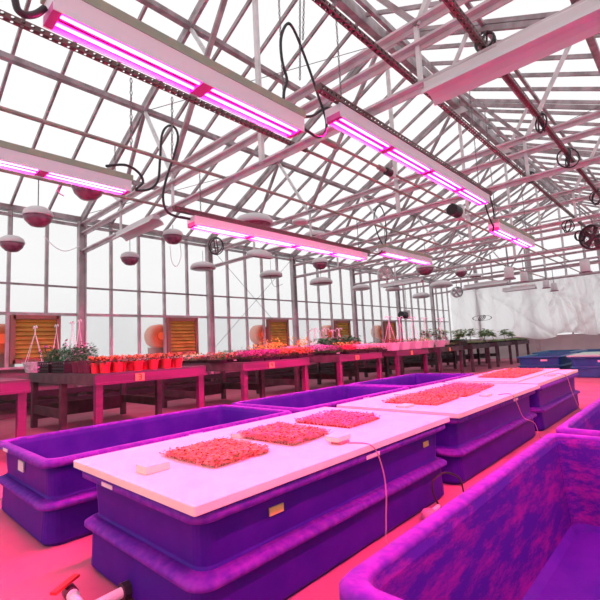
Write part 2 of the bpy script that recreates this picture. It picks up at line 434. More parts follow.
for i in range(5):
    yc = 3.25+4.07*i+(0 if i < 2 else .1)
    t = shutter(i, yc)
    tag(t, 'ochre louvred shutter in a brown frame '+pos[i], 'shutter', 'louvred exhaust shutters in the left wall')
    if i < 6:
        f = MB().lathe([(.10,-.2),(.32,-.2),(.36,-.15),(.36,.15),(.32,.2),(.1,.2)], (0,0,0), 28, 'x')
        f.lathe([(.12,-.26),(.12,.26)], (0,0,0), 14, 'x')
        o = f.build('fan_housing', M['orange'], smooth=False); o.location = (XL-.27, yc-.66, 1.85)
        ft = MB().box(-.05,.05,-.3,.3,-1.85-.25,-.34).build('stand', M['shutterframe'], o)
        tag(o, 'orange fan housing outside the glass, left of the shutter '+pos[i], 'fan housing', 'orange fan housings outside the left wall')

# ------------------------------------------------------------------ tubs
def rrect(hx, hy, z, r, n=5):
    out = []
    for cxs, cys, a0 in ((1,1,0),(-1,1,90),(-1,-1,180),(1,-1,270)):
        for k in range(n+1):
            a = math.radians(a0+90*k/n); out.append((cxs*(hx-r)+r*math.cos(a), cys*(hy-r)+r*math.sin(a), z))
    return out
HX, HY = .675, 1.255
M['tubin'] = mat('smooth_violet_inside', (.040,.008,.26), .5, col2=(.06,.012,.30), scale=4, spec=.15)
def make_tub(mb, mr, mi, hx=HX, hy=HY):
    root = empty('growing_tub')
    o = [(.060,0,.10),(.038,.03,.10),(.050,.27,.08),(.074,.33,.08),(.062,.56,.07)]
    ls = [rrect(hx-a, hy-a, z, r) for a, z, r in o]
    MB().loops(ls, True, False).build('outer_wall', mb, root, smooth=False)
    i = [(.075,.585,.07),(.088,.55,.07),(.130,.05,.09),(.17,.025,.10)]
    MB().loops([rrect(hx-a, hy-a, z, r) for a, z, r in i[:3]]).build('inner_wall', mi, root)
    MB().loops([rrect(hx-a, hy-a, z, r) for a, z, r in i[2:]], False, True).build('tub_bottom', M['tubin'], root)
    rm = [(.062,.558,.07),(.012,.545,.09),(0,.553,.09),(0,.582,.09),(.016,.600,.09),(.062,.600,.08),(.078,.585,.07)]
    MB().loops([rrect(hx-a, hy-a, z, r, 6) for a, z, r in rm], closed=True).build('rim', mr, root, smooth=True)
    lg = [(.074,.262,.08),(.018,.255,.10),(.004,.263,.11),(.004,.283,.11),(.020,.296,.11),(.074,.318,.08)]
    MB().loops([rrect(hx-a, hy-a, z, r, 6) for a, z, r in lg], closed=True).build('ledge', mr, root, smooth=True)
    return root
index_kids()
tubP = make_tub(M['tub'], M['tubrim'], M['tubin']); tubD = make_tub(M['tub'], M['tubrim'], M['tubdust']); index_kids()
MIDX, LFX, RTX = -2.345, -4.08, -.225
tubs = {}
def sticker(root, x0, x1, y0, y1, z0, z1, mt, lab):
    host = [o for o in C.objects if o.parent == root and o.name.startswith('rim' if z0 > .53 else 'outer_wall')][0]
    s = MB().box(x0,x1,y0,y1,z0,z1).build('sticker', mt, host); s['label'] = lab; return s
specs = [
 ('L1', LFX, .98+HY, 'open violet-blue tub at the left, with a square pink sticker on its near end'),
 ('L2', LFX, 3.60+HY, 'open violet-blue tub behind the first covered tub, second in the left row'),
 ('L3', LFX, 6.20+HY, 'open violet-blue tub farthest back in the left row, below the pink planters'),
 ('M1', MIDX, 1.075+HY, 'large violet-blue tub in front, under the board with three seedling patches'),
 ('M2', MIDX, 3.755+HY, 'violet-blue tub under the second white board, behind the front tub'),
 ('M3', MIDX, 6.46+HY, 'violet-blue tub under the farthest white board'),
 ('R1', RTX, 1.02+HY, 'open empty violet tub at the lower right corner, its dusty inside showing'),
 ('R2', RTX, 3.67+HY, 'open violet tub at the right edge behind the nearest open one'),
 ('R3', RTX, 6.30+HY, 'third violet tub of the right row, mostly outside the picture'),
]
first = True
for key, x, y, lab in specs:
    if key == 'R3': continue
    if key[0] == 'R': t = tubD if key == 'R1' else copy_tree(tubD)
    else: t = tubP if first else copy_tree(tubP); first = False
    t.location = (x, y, 0); tag(t, lab, 'tub', 'violet-blue growing tubs'); tubs[key] = t
# stickers
L1 = tubs['L1']; M1 = tubs['M1']; M2 = tubs['M2']
sticker(L1, -.12, .02, -HY+.052, -HY+.062, .42, .50, M['label'], 'square pale pink sticker')
sticker(L1, -.35, -.22, -HY-.004, -HY+.004, .556, .580, M['label'], 'small pale rim label')
sticker(L1, HX-.004, HX+.004, -.10, .04, .558, .580, M['label'], 'small pale rim label')
sticker(M1, -.30, -.16, -HY-.004, -HY+.004, .558, .580, M['label'], 'white rim label')
sticker(M1, HX-.004, HX+.004, .02, .17, .556, .580, M['label'], 'pink rim label')
sticker(M1, HX-.066, HX-.058, -.78, -.68, .44, .48, M['labely'], 'torn yellow paper tag')
sticker(M1, HX-.066, HX-.058, .90, .98, .45, .49, M['labely'], 'yellow tag near the far end')
sticker(M2, HX-.004, HX+.004, .30, .45, .556, .580, M['label'], 'pink rim label')
sticker(tubs['L2'], HX-.004, HX+.004, -.05, .09, .558, .580, M['label'], 'small pale rim label')
# far blue tubs
tubB = make_tub(M['blue'], M['blue'], M['bluein']); index_kids()
for k, (x, y, lab) in enumerate(((-4.02, 16.85, 'deep blue tub with a pale label, alone on the concrete before the tarp'),
                                 (-2.33, 16.0, 'deep blue tub at the right edge with a pale green board on top'),
                                 (-4.45, 20.3, 'deep blue tub behind the labelled one, close to the tarp'),
                                 (-3.0, 20.2, 'deep blue tub behind the green-topped one'))):
    t = tubB if k == 0 else copy_tree(tubB)
    t.location = (x, y, 0); tag(t, lab, 'tub', 'deep blue tubs at the far end')
    if k in (0, 1): tubs['B%d' % k] = t
for k in (0, 1): sticker(tubs['B%d' % k], 0.05, .25, -HY+.052, -HY+.064, .44, .50, M['label'], 'pale oblong label')
gb_ = MB().box(-.70,.70,-1.28,1.28,.603,.645).build('green_board', M['greenboard']); gb_.location = (-2.33, 16.0, 0)
tag(gb_, 'pale green board lying on the far blue tub at the right edge', 'board')

# ------------------------------------------------------------------ foam boards, seedlings, blocks
def foamboard(x0, x1, y0, y1, lab, z=.604, th=.045, rot=0):
    cx_, cy_ = (x0+x1)/2, (y0+y1)/2
    hx, hy = (x1-x0)/2, (y1-y0)/2
    b = MB().loops([rrect(hx-.004, hy-.004, 0, .01, 2), rrect(hx, hy, .004, .012, 2), rrect(hx, hy, th-.004, .012, 2), rrect(hx-.004, hy-.004, th, .01, 2)], True, True)
    o = b.build('foam_board', M['foam']); o.location = (cx_, cy_, z); o.rotation_euler.z = rot
    return tag(o, lab, 'foam board', 'white foam boards covering the middle row of tubs')
foamboard(-3.05, -1.655, 1.055, 3.585, 'large white foam board in front, carrying three seedling patches')
foamboard(-3.02, -1.64, 3.745, 6.33, 'white foam board on the second tub, with one long red seedling patch')
foamboard(-3.02, -1.70, 6.46, 9.02, 'white foam board on the farthest tub of the middle row')
foamboard(-2.93, -1.98, 6.50, 9.0, 'thin loose foam sheet lying on the farthest covered board', z=.6495, th=.02)
def patch(poly, n, h, mts, lab, z=.65):
    """poly: four corners; a dense sown square of sprouts: red mat, stems, paired leaves"""
    P = [Vector((*p, z)) for p in poly]
    def uv(u, v): return (P[0]*(1-u)+P[1]*u)*(1-v)+(P[3]*(1-u)+P[2]*u)*v
    c = sum(P, Vector())/4
    root = empty('seedling_patch', (c.x, c.y, z)); tag(root, lab, 'seedlings', 'square patches of sown seedlings'); root['kind'] = 'stuff'
    def loc(m): m.v = [(p[0]-c.x, p[1]-c.y, p[2]-z) for p in m.v]; return m
    ins = [P[i]+(c-P[i])*.06 for i in range(4)]
    mm = MB().loops([[tuple(p) for p in ins], [tuple(p+Vector((0,0,.012))) for p in ins]], False, True)
    loc(mm).build('growing_mat', M['mat_red'], root)
    st, lf, lf2 = MB(), MB(), MB()
    for i in range(n):
        u, v = random.random(), random.random()
        p = uv(u, v); ed = min(u, 1-u, v, 1-v)
        hh = h*1.1*random.uniform(.45, 1.1)*(1 if ed > .06 else random.uniform(.5,1))
        lean = Vector((random.gauss(0,.012), random.gauss(0,.012), hh)); q = p+lean
        a = random.uniform(0, PI)
        st.tube([p, q], .0013, 3)
        tgt = lf if random.random() < .65 else lf2
        for s in (0, PI):
            aa = a+s+random.uniform(-.4,.4); d = Vector((math.cos(aa), math.sin(aa), random.uniform(-.1,.7))); w = Vector((-math.sin(aa), math.cos(aa), 0))
            L = random.uniform(.013,.024)
            tgt.add([q, q+d*L*.5+w*L*.42, q+d*L, q+d*L*.5-w*L*.42], [(0,1,2,3)])
    loc(st).build('stems', M['stem'], root); loc(lf).build('leaves', M[mts[0]], root); loc(lf2).build('leaves', M[mts[1]], root)
    for o in C.objects:
        if o.parent == root: o['kind'] = 'stuff'
patch([(-2.60,1.43),(-2.06,1.45),(-2.07,1.89),(-2.62,1.93)], 2300, .030, ('sprout','sprout'), 'coral red seedling patch nearest the camera on the front board')
patch([(-2.66,2.05),(-2.05,2.07),(-2.08,2.49),(-2.68,2.54)], 2200, .036, ('sprout','sproutpink'), 'coral and olive seedling patch in the middle of the front board')
patch([(-2.66,2.71),(-2.07,2.72),(-2.10,3.22),(-2.68,3.26)], 1200, .038, ('sproutpink','sproutpink'), 'sparse pink seedling patch at the back of the front board')
patch([(-2.62,4.05),(-2.00,4.08),(-2.03,4.72),(-2.62,4.75)], 1700, .034, ('sprout','sprout'), 'red seedling patch nearest the camera on the second board')
patch([(-2.62,4.80),(-2.00,4.80),(-2.03,5.35),(-2.64,5.40)], 1500, .034, ('sprout','sproutpink'), 'red seedling patch in the middle of the second board')
patch([(-2.66,5.45),(-2.05,5.42),(-2.10,5.95),(-2.68,6.02)], 1200, .034, ('sproutpink','sprout'), 'red seedling patch at the back of the second board')
patch([(-2.72,6.95),(-2.12,6.95),(-2.12,8.55),(-2.74,8.65)], 2200, .034, ('sprout','sprout'), 'long red seedling patch on the farthest board', z=.671)
def block(x, y, z, w, l, h, lab, rz=0, slot=True):
    b = MB().loops([rrect(w/2-.003, l/2-.003, 0, .006, 2), rrect(w/2, l/2, .003, .006, 2), rrect(w/2, l/2, h-.003, .006, 2), rrect(w/2-.003, l/2-.003, h, .006, 2)], True, True)
    o = b.build('foam_block', M['foam']); o.location = (x, y, z); o.rotation_euler.z = rz
    tag(o, lab, 'foam block', 'small foam blocks lying on the boards')
block(-2.345,1.235,.65,.115,.15,.045, 'small white foam block nearest the camera on the front board')
block(-2.62,2.12,.65,.11,.18,.034, 'flat foam block at the left edge of the middle seedling patch on the front board', .1)
b0 = (-1.845, 2.31)
block(b0[0],b0[1],.65,.085,.10,.018, 'reddish lower foam block of the pair near the cord on the front board')
C.objects[-1].data.materials[0] = M['sproutpink']
block(b0[0]-.02,b0[1],.6685,.11,.145,.034, 'upper foam block stacked on a reddish one near the cord on the front board')
block(-2.35,3.28,.65,.10,.14,.022, 'foam block at the back edge of the front board')
block(-2.26,3.90,.65,.12,.17,.024, 'foam block at the near end of the second board')
block(-2.80,4.75,.65,.10,.16,.022, 'foam block left of the seedlings on the second board')
block(-1.845,4.95,.65,.10,.14,.026, 'foam block at the right of the seedlings on the second board')
block(-1.83,7.65,.65,.13,.22,.024, 'foam block at the right of the farthest board')
block(-2.82,8.2,.6705,.09,.18,.022, 'foam block left of the seedlings on the farthest board')

# ------------------------------------------------------------------ cords, valve, pump
def cord(name, pts, r, lab, mt='cord', cat='cord', n=8, seg=6):
    return tag(MB().tube(pts, r, seg, smoothn=n).build(name, M[mt], smooth=True), lab, cat)
cord('power_cord', [(-1.80,2.33,.652),(-1.70,2.36,.656),(-1.648,2.385,.64),(-1.635,2.43,.58),(-1.632,2.48,.44),(-1.632,2.49,.30),(-1.628,2.46,.15),(-1.60,2.42,.03),(-1.54,2.50,.008)], .005, 'thin pink cord running down from the front board to the floor')
cord('power_cord', [(-1.76,5.10,.652),(-1.655,5.18,.654),(-1.63,5.28,.55),(-1.625,5.45,.36),(-1.60,5.75,.25),(-1.58,5.82,.10),(-1.55,5.84,.02)], .005, 'thin pink cord down the side of the second covered tub')
cord('power_cord', [(-1.86,7.62,.676),(-1.70,7.70,.68),(-1.63,7.80,.62),(-1.62,8.0,.35),(-1.56,8.15,.05),(-1.50,8.2,.01)], .006, 'thin pink cord down the side of the farthest covered tub')
cord('black_cable_loop', [(-1.62,3.22,.01),(-1.66,3.20,.10),(-1.67,3.22,.20),(-1.62,3.32,.25),(-1.55,3.42,.20),(-1.52,3.42,.10),(-1.50,3.36,.01)], .008, 'black cable loop standing on the floor between two covered tubs', 'dark')
def pump(x, y, lab):
    r = empty('water_pump', (x, y, 0)); tag(r, lab, 'water pump')
    MB().lathe([(.03,0),(.055,.01),(.055,.05),(.04,.075),(.01,.08)], (0,0,.0), 16).build('pump_body', M['cord'], r, smooth=True)
    MB().tube([(0,0,.04),(-.02,.10,.035),(-.03,.22,.03)], .016, 10).build('outlet_pipe', M['pvc'], r)
pump(-1.60, 2.98, 'small pinkish pump on the floor beside the front covered tub')
pump(-1.50, 5.05, 'small pinkish pump on the floor beside the second covered tub')
# drain with red ball valve at the front tub
v = empty('drain_valve', (-2.62,.80,0)); tag(v, 'red-handled ball valve on white pipe lying on the floor before the front tub', 'valve')
A = at(70, 592, Z=.07); B = at(95, 625, Z=.07)
def L(p): return tuple(Vector(p)-v.location)
d = (B-A).normalized()
MB().tube([L(A-d*.03), L(A+d*.045)], .034, 14).build('valve_body', M['maroonpot'], v, smooth=True)
MB().tube([L(A+d*.045), L(A+d*.07), L(A+d*.071), L(A+d*.45)], [.030,.030,.024,.024], 14).build('pipe', M['pvc'], v)
ha = at(53, 594, Z=.13); hb = at(77, 575, Z=.13); hm = (ha+hb)/2
MB().tube([L(A), L(hm)], .012, 10).build('spindle', M['black'], v)
MB().bar(L(ha), L(hb), .035, .014).build('handle', M['red'], v)
dp = empty('drain_pipe', (-2.5,1.2,.1)); tag(dp, 'short white pipe stub screwed into the front end of the covered tub', 'pipe')
def L2(p): return tuple(Vector(p)-dp.location)
q = at(127, 590, Z=.055)
q.y = 1.110
MB().tube([L2(q+Vector((0,.03,0))), L2(q+Vector((0,-.035,0)))], .048, 8).build('nut', M['black'], dp)
MB().tube([L2(q+Vector((0,-.03,0))), L2(q+Vector((-.01,-.30,-.02)))], .027, 12).build('pipe', M['pvc'], dp)

# ------------------------------------------------------------------ benches
BX0, BX1, BZ = -9.8, -6.58, 1.055
def make_bench(fm):
    r = empty('plant_bench')
    w = BX1-BX0; l = 1.93
    MB().box(-w,0,0,l,-.03,0).build('bench_top', M['benchtop'], r)
    f = MB().box(-.05,.0,0,l,-.17,-.03).box(0,.02,0,l,-.17,-.135); f.build('side_rail', fm, r)
    f = MB().box(-w,-w+.05,0,l,-.17,-.03); f.build('side_rail', fm, r)
    for yy in (0, l-.05):
        MB().box(-w+.05,-.05,yy,yy+.05,-.17,-.03).build('end_rail', M['benchdark'], r)  # end face painted in the shaded tone, turned from the grow lights
    for x in (-.13, -w*.5, -w+.02):
        for y in (.03, l-.13):
            MB().box(x,x+.10,y,y+.10,-BZ,-.03).build('leg', fm if x > -.2 else M['benchdark'], r)  # front legs in the lit tone, inner legs in the shaded one
    for y in (.03, l-.13):
        MB().box(-w+.08,-w*.5,y+.03,y+.07,-.78,-.62).build('stretcher', M['benchdark'], r)
    MB().box(-w+.05,-w+.10,.1,l-.1,-.90,-.62).build('stretcher', M['benchdark'], r)
    return r
bench = make_bench(M['fascia']); benchfar = make_bench(M['benchdark']); index_kids()  # far benches painted in the shaded tone, beyond the grow lights
BY = [-.19, 2.57, 5.36, 8.40, 11.15, 13.95, 16.75, 19.55, 22.35]
bl = ['at the left edge, empty', 'with the red pots', 'with the magenta flowers', 'with the violet flowers',
      'with the pink planters', 'with the low black crate', 'right after the low black crate', 'last but one before the tarp', 'farthest, before the tarp']
benches = []
for k, y in enumerate(BY):
    b = bench if k == 0 else (benchfar if k == 5 else copy_tree(bench if k < 5 else benchfar))
    b.location = (BX1, y, BZ); benches.append(b)
    tag(b, 'wooden plant bench on square legs '+bl[k], 'plant bench', 'plant benches along the left side')
# number cards on the long rails
DIG = {'3': [((0,6),(3,6)),((3,6),(3,0)),((0,3),(3,3)),((0,0),(3,0))], '4': [((0,6),(0,3)),((0,3),(3,3)),((3,6),(3,0))],
       '5': [((3,6),(0,6)),((0,6),(0,3)),((0,3),(3,3)),((3,3),(3,0)),((3,0),(0,0))]}
def numcard(px, k, ch, s=.075):
    p = at(px[0], px[1], X=BX1+.022)
    r = empty('number_card', (BX1+.021, p.y, BZ-.095)); tag(r, 'orange card reading %s on the bench %s' % (ch, bl[k]), 'number card', 'orange number cards on the bench rails')
    MB().box(0,.004,-s,s,-s*.75,s*.75).build('card', M['labelo'], r); co = C.objects[-1]
    m_ = MB()
    for (a, b) in DIG[ch]:
        u = s*.17
        m_.bar((.006,(a[0]-1.5)*u,(a[1]-3)*u),(.006,(b[0]-1.5)*u,(b[1]-3)*u), .014, .005, (1,0,0))
    m_.build('numeral', M['ink'], co)
numcard((140,374.5), 1, '3'); numcard((272,365.5), 2, '4'); numcard((357.5,359), 3, '5')
for px, k in (((412,354),4), ((450,350),5)):
    p = at(px[0], px[1], X=BX1+.022); o = MB().box(0,.004,-.06,.06,-.06,.06).build('bench_card', M['labelo']); o.location = (BX1+.021, p.y, BZ-.10)
    tag(o, 'blank orange card on the bench '+bl[k], 'card')

# ------------------------------------------------------------------ plants
def leaves(mb, c, n, rad, h, L, up=.5, droop=0, w=.3):
    c = Vector(c)
    for i in range(n):
        a = random.uniform(0, 2*PI); rr = rad*math.sqrt(random.random())
        p = c+Vector((rr*math.cos(a), rr*math.sin(a), random.uniform(.1,1)*h*(1-.4*rr/max(rad,.001))))
        aa = a+random.uniform(-.9,.9); d = Vector((math.cos(aa), math.sin(aa), random.uniform(-droop, up))).normalized()
        ww = Vector((-math.sin(aa), math.cos(aa), random.uniform(-.3,.3))); l = L*random.uniform(.6,1.2)
        mb.add([p, p+d*l*.5+ww*l*w, p+d*l, p+d*l*.5-ww*l*w], [(0,1,2,3)])
def blossoms(mb, n, box, s):
    x0,x1,y0,y1,z0,z1 = box
    for i in range(n):
        p = Vector((random.uniform(x0,x1), random.uniform(y0,y1), random.uniform(z0,z1))); r = s*random.uniform(.7,1.2)
        t = random.uniform(0,1); az = random.uniform(0,2*PI)
        nn = Vector((math.cos(az), math.sin(az), random.uniform(.1,1.6))).normalized(); uu = nn.orthogonal().normalized(); ww = nn.cross(uu)
        v = [p+nn*.3*r]+[p+uu*(r*math.cos(t+k*PI/2.5))+ww*(r*math.sin(t+k*PI/2.5)) for k in range(5)]+[p-nn*r*.5]
        mb.add(v, [(0,k,k % 5+1) for k in range(1,6)]+[(6,k % 5+1,k) for k in range(1,6)])
def tray(x, y, lx, ly, leafm, flm, lab, h=.14, nl=300, nf=190, fs=.020, trayh=.06, white=False, L=.05):
    r = empty('flower_tray', (x, y, BZ)); tag(r, lab, 'plant tray', 'trays of bedding plants on the benches')
    h *= 1.25
    t = MB(); ls = [rrect(lx/2-.02, ly/2-.02, .001, .015, 2), rrect(lx/2, ly/2, trayh, .02, 2), rrect(lx/2-.01, ly/2-.01, trayh, .02, 2), rrect(lx/2-.03, ly/2-.03, .02, .02, 2)]
    t.loops(ls, True, True); t.build('tray', M['black'], r)
    lf = MB()
    for i in range(nl):
        px, py = random.uniform(-lx/2, lx/2), random.uniform(-ly/2, ly/2)
        leaves(lf, (px,py,trayh-.02), 1, .02, h, L, .9, .3)
    lf.build('foliage', M[leafm], r)['kind'] = 'stuff'
    if flm:
        bl_ = MB(); blossoms(bl_, nf, (-lx/2, lx/2, -ly/2, ly/2, trayh+h*.35, trayh+h*1.05), fs); bl_.build('blossoms', M[flm], r)['kind'] = 'stuff'
    if white: MB().box(lx/2-.01,lx/2+.002,-.10,.02,trayh-.03,trayh-.005).build('plant_tag', M['label'], r)['label'] = 'white plant tag'
    return r
def pot(mt, r0, r1, h):
    m_ = MB().lathe([(r0,0),(r1*.95,h*.82),(r1*1.04,h*.82),(r1*1.04,h),(r1*.93,h),(r1*.88,h*.85),(.001,h*.85)], (0,0,0), 16)
    return m_
def potplant(name, x, y, potm, leafm, flm, lab, cat, grp, r=.085, h=.15, fh=.10, nl=70, nf=30):
    t = empty(name, (x, y, BZ)); tag(t, lab, cat, grp)
    pot(None, r*.75, r, h).build('pot', M[potm], t, smooth=False)
    lf = MB(); leaves(lf, (0,0,h*.85), nl, r*1.15, fh, .06, .8, .4); fo = lf.build('foliage', M[leafm], t)
    if flm: b = MB(); blossoms(b, nf, (-r,r,-r,r,h+.03,h+fh*.95), .020); b.build('blossoms', M[flm], fo)
    return t
# bench 2: red pots along the front edge and a second row behind
pa = potplant('potted_plant', 0, 0, 'redpot', 'leafbrown', 'f_orange', '', 'potted plant', 'red pots on the second bench', r=.082, h=.16, fh=.10); index_kids()
front = [105, 118, 138, 153.5, 166.5, 178, 190]
used = False
for k, px in enumerate(front[:6]):
    p = at(px, 365, X=BX1-.13)
    o = pa if not used else copy_tree(pa); used = True
    o.location = (BX1-.13, p.y, BZ+.002); o.rotation_euler.z = k*1.1
    tag(o, 'red pot of orange flowers in the front row, %s from the left' % ORD[k], 'potted plant')
for k, px in enumerate((96, 104, 112, 122, 131, 146, 158, 171)):
    p = at(px, 364, X=BX1-.36)
    o = copy_tree(pa); o.location = (BX1-.36, p.y, BZ+.002); o.rotation_euler.z = k*1.7+.4
    tag(o, 'red pot of orange flowers in the back row, %s from the left' % ORD[k], 'potted plant')
# end of bench 2 (faces the camera): maroon pots, crates, basket
yb = BY[1]+.14
for k, px in enumerate((78, 84, 89.5)):
    p = at(px, 366, Y=yb)
    potplant('potted_plant', p.x, yb, 'maroonpot', 'leafdark', 'f_magenta', 'dark maroon pot with pink blossoms beside the red pots, %s from the left' % ORD[k], 'potted plant', 'maroon pots on the second bench', r=.10, h=.20, fh=.34, nl=200, nf=5).location.z = BZ+.002
def crate(x, y, lx, ly, lab, fh=.36, leafm='leafdark', flm=None, nf=4, h=.20):
    r = empty('plant_crate', (x, y, BZ+.002)); tag(r, lab, 'plant crate')
    c = MB()
    for z in (.01, .07, .13, .19): c.box(-lx/2,lx/2,-ly/2,-ly/2+.012,z-.01,z+.02).box(-lx/2,lx/2,ly/2-.012,ly/2,z-.01,z+.02).box(-lx/2,-lx/2+.012,-ly/2,ly/2,z-.01,z+.02).box(lx/2-.012,lx/2,-ly/2,ly/2,z-.01,z+.02)
    for i in range(7):
        xx = -lx/2+lx*i/6
        c.box(xx-.008,xx+.008,-ly/2,-ly/2+.014,0,.21).box(xx-.008,xx+.008,ly/2-.014,ly/2,0,.21)
    c.box(-lx/2,lx/2,-ly/2,ly/2,0,.01); c.build('crate', M['black'], r)
    MB().box(-lx/2+.02,lx/2-.02,-ly/2+.02,ly/2-.02,.012,.16).build('soil', M['soil'], r)
    lf = MB()
    for i in range(int(lx*ly*2600)):
        leaves(lf, (random.uniform(-lx/2+.05,lx/2-.05), random.uniform(-ly/2+.05,ly/2-.05), .15), 1, .05, fh, .085, 1.2, .2, .16)
    lf.build('foliage', M[leafm], r)['kind'] = 'stuff'
    if flm: b = MB(); blossoms(b, nf, (-lx/2,lx/2,-ly/2,ly/2,.2+fh*.5,.2+fh*1.05), .035); b.build('blossoms', M[flm], r)
    return r
p1 = at(50, 366, Y=yb+.05); p2 = at(65, 366, Y=yb+.05)
crate(p1.x, yb+.1, .62, .35, 'black slatted crate of dark foliage right of the white hanging basket', flm='f_magenta')
crate(p2.x+.02, yb+.1, .62, .35, 'black slatted crate of dark foliage beside the maroon pots', flm='f_magenta', nf=5)
def hanger(r, R, h, n=4, hooky=0, z0=0):
    w = MB(); top = Vector((0,0,h))
    for k in range(n):
        a = 2*PI*k/n+.4; w.tube([(R*math.cos(a), R*math.sin(a), z0), top+Vector((0,0,-.06))], .006, 5)
    w.tube([top+Vector((0,0,-.08)), top], .012, 6)
    for s in (-1,1):
        w.tube([top+Vector((0,0,-.02)), top+Vector((s*.02,0,.05)), top+Vector((s*.08,0,.08)), top+Vector((s*.13,0,.03))], .012, 6, smoothn=4)
    return w.build('wire_hanger', M['wire'], r)
def basket(x, y, lab, potm='whitepot', leafm='leafbrown', flm='f_red', r=.15, h=.19, hh=.62, wires=4):
    t = empty('hanging_basket', (x, y, BZ+.002)); tag(t, lab, 'hanging basket')
    MB().lathe([(r*.72,0),(r,h*.85),(r*1.06,h*.85),(r*1.06,h),(r*.95,h),(r*.9,h*.86),(.001,h*.86)], (0,0,0), 20).build('pot', M[potm], t)
    lf = MB(); leaves(lf, (0,0,h*.85), 70, r, .10, .06, .7, .3); lf.build('foliage', M[leafm], t)
    if flm: b = MB(); blossoms(b, 22, (-r*.8,r*.8,-r*.8,r*.8,h+.02,h+.08), .018); b.build('blossoms', M[flm], t)
    hanger(t, r, hh, wires, z0=h*.95); return t
p = at(34.5, 368, Y=yb+.05); basket(p.x, yb+.05, 'white marbled hanging basket with an upright double-hook hanger', r=.21, h=.22, hh=.88)
for k, px in enumerate((56, 72, 79)):
    p = at(px, 364, Y=yb+.75)
    basket(p.x, yb+.75, 'white wire hanger basket standing behind the dark crates, %s from the left' % ORD[k], potm='maroonpot', leafm='leafdark', flm=None, r=.14, h=.16, hh=.98)
# a white hose reel / sprayer bundle behind the maroon pots
# trays on bench 3 and 4 (front line X, then further rows)
def T(px0, px1, X, leafm, flm, lab, **k):
    a, b = at(px0, 362, X=X), at(px1, 362, X=X); return tray(X, (a.y+b.y)/2, .46, abs(b.y-a.y)-.01, leafm, flm, lab, **k)
# end of bench 3, rows running along X
ye = BY[2]+.28
def E(px0, px1, Y, leafm, flm, lab, **k):
    a, b = at(px0, 364, Y=Y), at(px1, 364, Y=Y); x0, x1 = max(min(a.x,b.x), BX0+.05), min(max(a.x,b.x), BX1-.02)
    return tray((x0+x1)/2, Y, x1-x0-.01, .46, leafm, flm, lab, **k)
E(186, 199, ye, 'leaflight', 'f_yellow', 'tray of yellow-green bedding plants at the back corner of the third bench', h=.14, nf=40)
E(199, 213, ye, 'leafbrown', 'f_red', 'tray of bronze leaved plants next to the yellow-green tray', h=.12, nf=40, white=True)
E(213, 228, ye, 'leafbrown', 'f_orange', 'tray of bronze and orange plants left of the magenta flowers', h=.12, nf=60, white=True)
E(228, 238, ye, 'leafbrown', 'f_red', 'small tray of bronze plants at the near corner of the third bench', h=.11, nf=40, white=True)
X1 = BX1-.27
T(243, 258, X1, 'leafbrown', 'f_magenta', 'left tray of magenta petunias on the third bench', nf=420, h=.13)
T(258, 274, X1, 'leafbrown', 'f_magenta', 'right tray of magenta petunias on the third bench, beside the orange ones', nf=420, h=.13)
T(274, 291, X1, 'leafbrown', 'f_orange', 'left tray of orange flowers on the third bench', nf=420, h=.13)
T(291, 308, X1, 'leafbrown', 'f_orange', 'right tray of orange flowers at the far end of the third bench', nf=420, h=.13)
X2 = BX1-.80
for a, b, lm, fm, lab, kk in ((214,232,'leaf',None,'green leafy tray behind the bronze trays',dict(h=.17)), (232,250,'leaf',None,'green leafy tray behind the left magenta petunias',dict(h=.19)),
        (252,268,'leaf','f_yellow','tray of yellow flowers behind the right magenta petunias',dict(h=.22,nf=120)), (268,284,'leaf','f_yellow','tray of yellow flowers behind the left orange flowers',dict(h=.24,nf=150)),
        (284,299,'leaf','f_pink','tray of pink flowers behind the right orange flowers',dict(h=.16,nf=180))):
    T(a, b, X2, lm, fm, lab, **kk)
X3 = BX1-1.5
for a, b, lm, fm, lab, kk in ((222,240,'leafdark',None,'dark green tray deep on the third bench, to the left',dict(h=.24)), (242,260,'leafdark',None,'dark green tray deep on the third bench, in the middle',dict(h=.24)),
        (264,283,'leafdark','f_yellow','tray of tall yellow flowers deep on the third bench',dict(h=.34,nf=60))):
    T(a, b, X3, lm, fm, lab, **kk)
yf = BY[3]+.28
E(294, 308, yf, 'leaf', 'f_yellow', 'tray of tall yellow flowers at the end of the fourth bench', h=.36, nf=90, fs=.025)
E(309, 322, yf, 'leaf', 'f_violet', 'tray of pink and violet flowers at the end of the fourth bench', h=.17, nf=200, white=True)
E(322, 331, yf, 'leaf', 'f_violet', 'tray of violet flowers in the middle of the end of the fourth bench', h=.15, nf=200)
E(331, 340, yf, 'leaf', 'f_magenta', 'tray of magenta flowers at the near corner of the fourth bench', h=.13, nf=160, white=True)
for k, (a, b, fm, lab) in enumerate(((342,352,'f_red','tray of red flowers on the fourth bench'), (352,362,'f_pink','left tray of pink and white flowers on the fourth bench'), (362,372,'f_pink','middle tray of pink and white flowers on the fourth bench'), (372,382,'f_pink','right tray of pink and white flowers on the fourth bench'))):
    T(a, b, X1, 'leafbrown', fm, lab, nf=300, h=.13)
for a, b, lm, fm, lab, kk in ((337,350,'leaf','f_yellow','tray of green plants with yellow blossoms behind the red flowers',dict(h=.20,nf=70)), (350,362,'leaf','f_red','tray of green plants behind the left pink and white tray',dict(h=.22,nf=50)), (362,376,'leafdark',None,'dark green tray behind the right pink and white trays',dict(h=.24))):
    T(a, b, X2, lm, fm, lab, L=.07, **kk)
for a, b, lab in ((318,332,'tall dark green tray deep on the fourth bench, to the left'), (332,346,'tall dark green tray deep on the fourth bench, in the middle'), (346,358,'tall dark green tray deep on the fourth bench, to the right')):
    T(a, b, X3, 'leafdark', None, lab, h=.42, L=.13, nl=420)
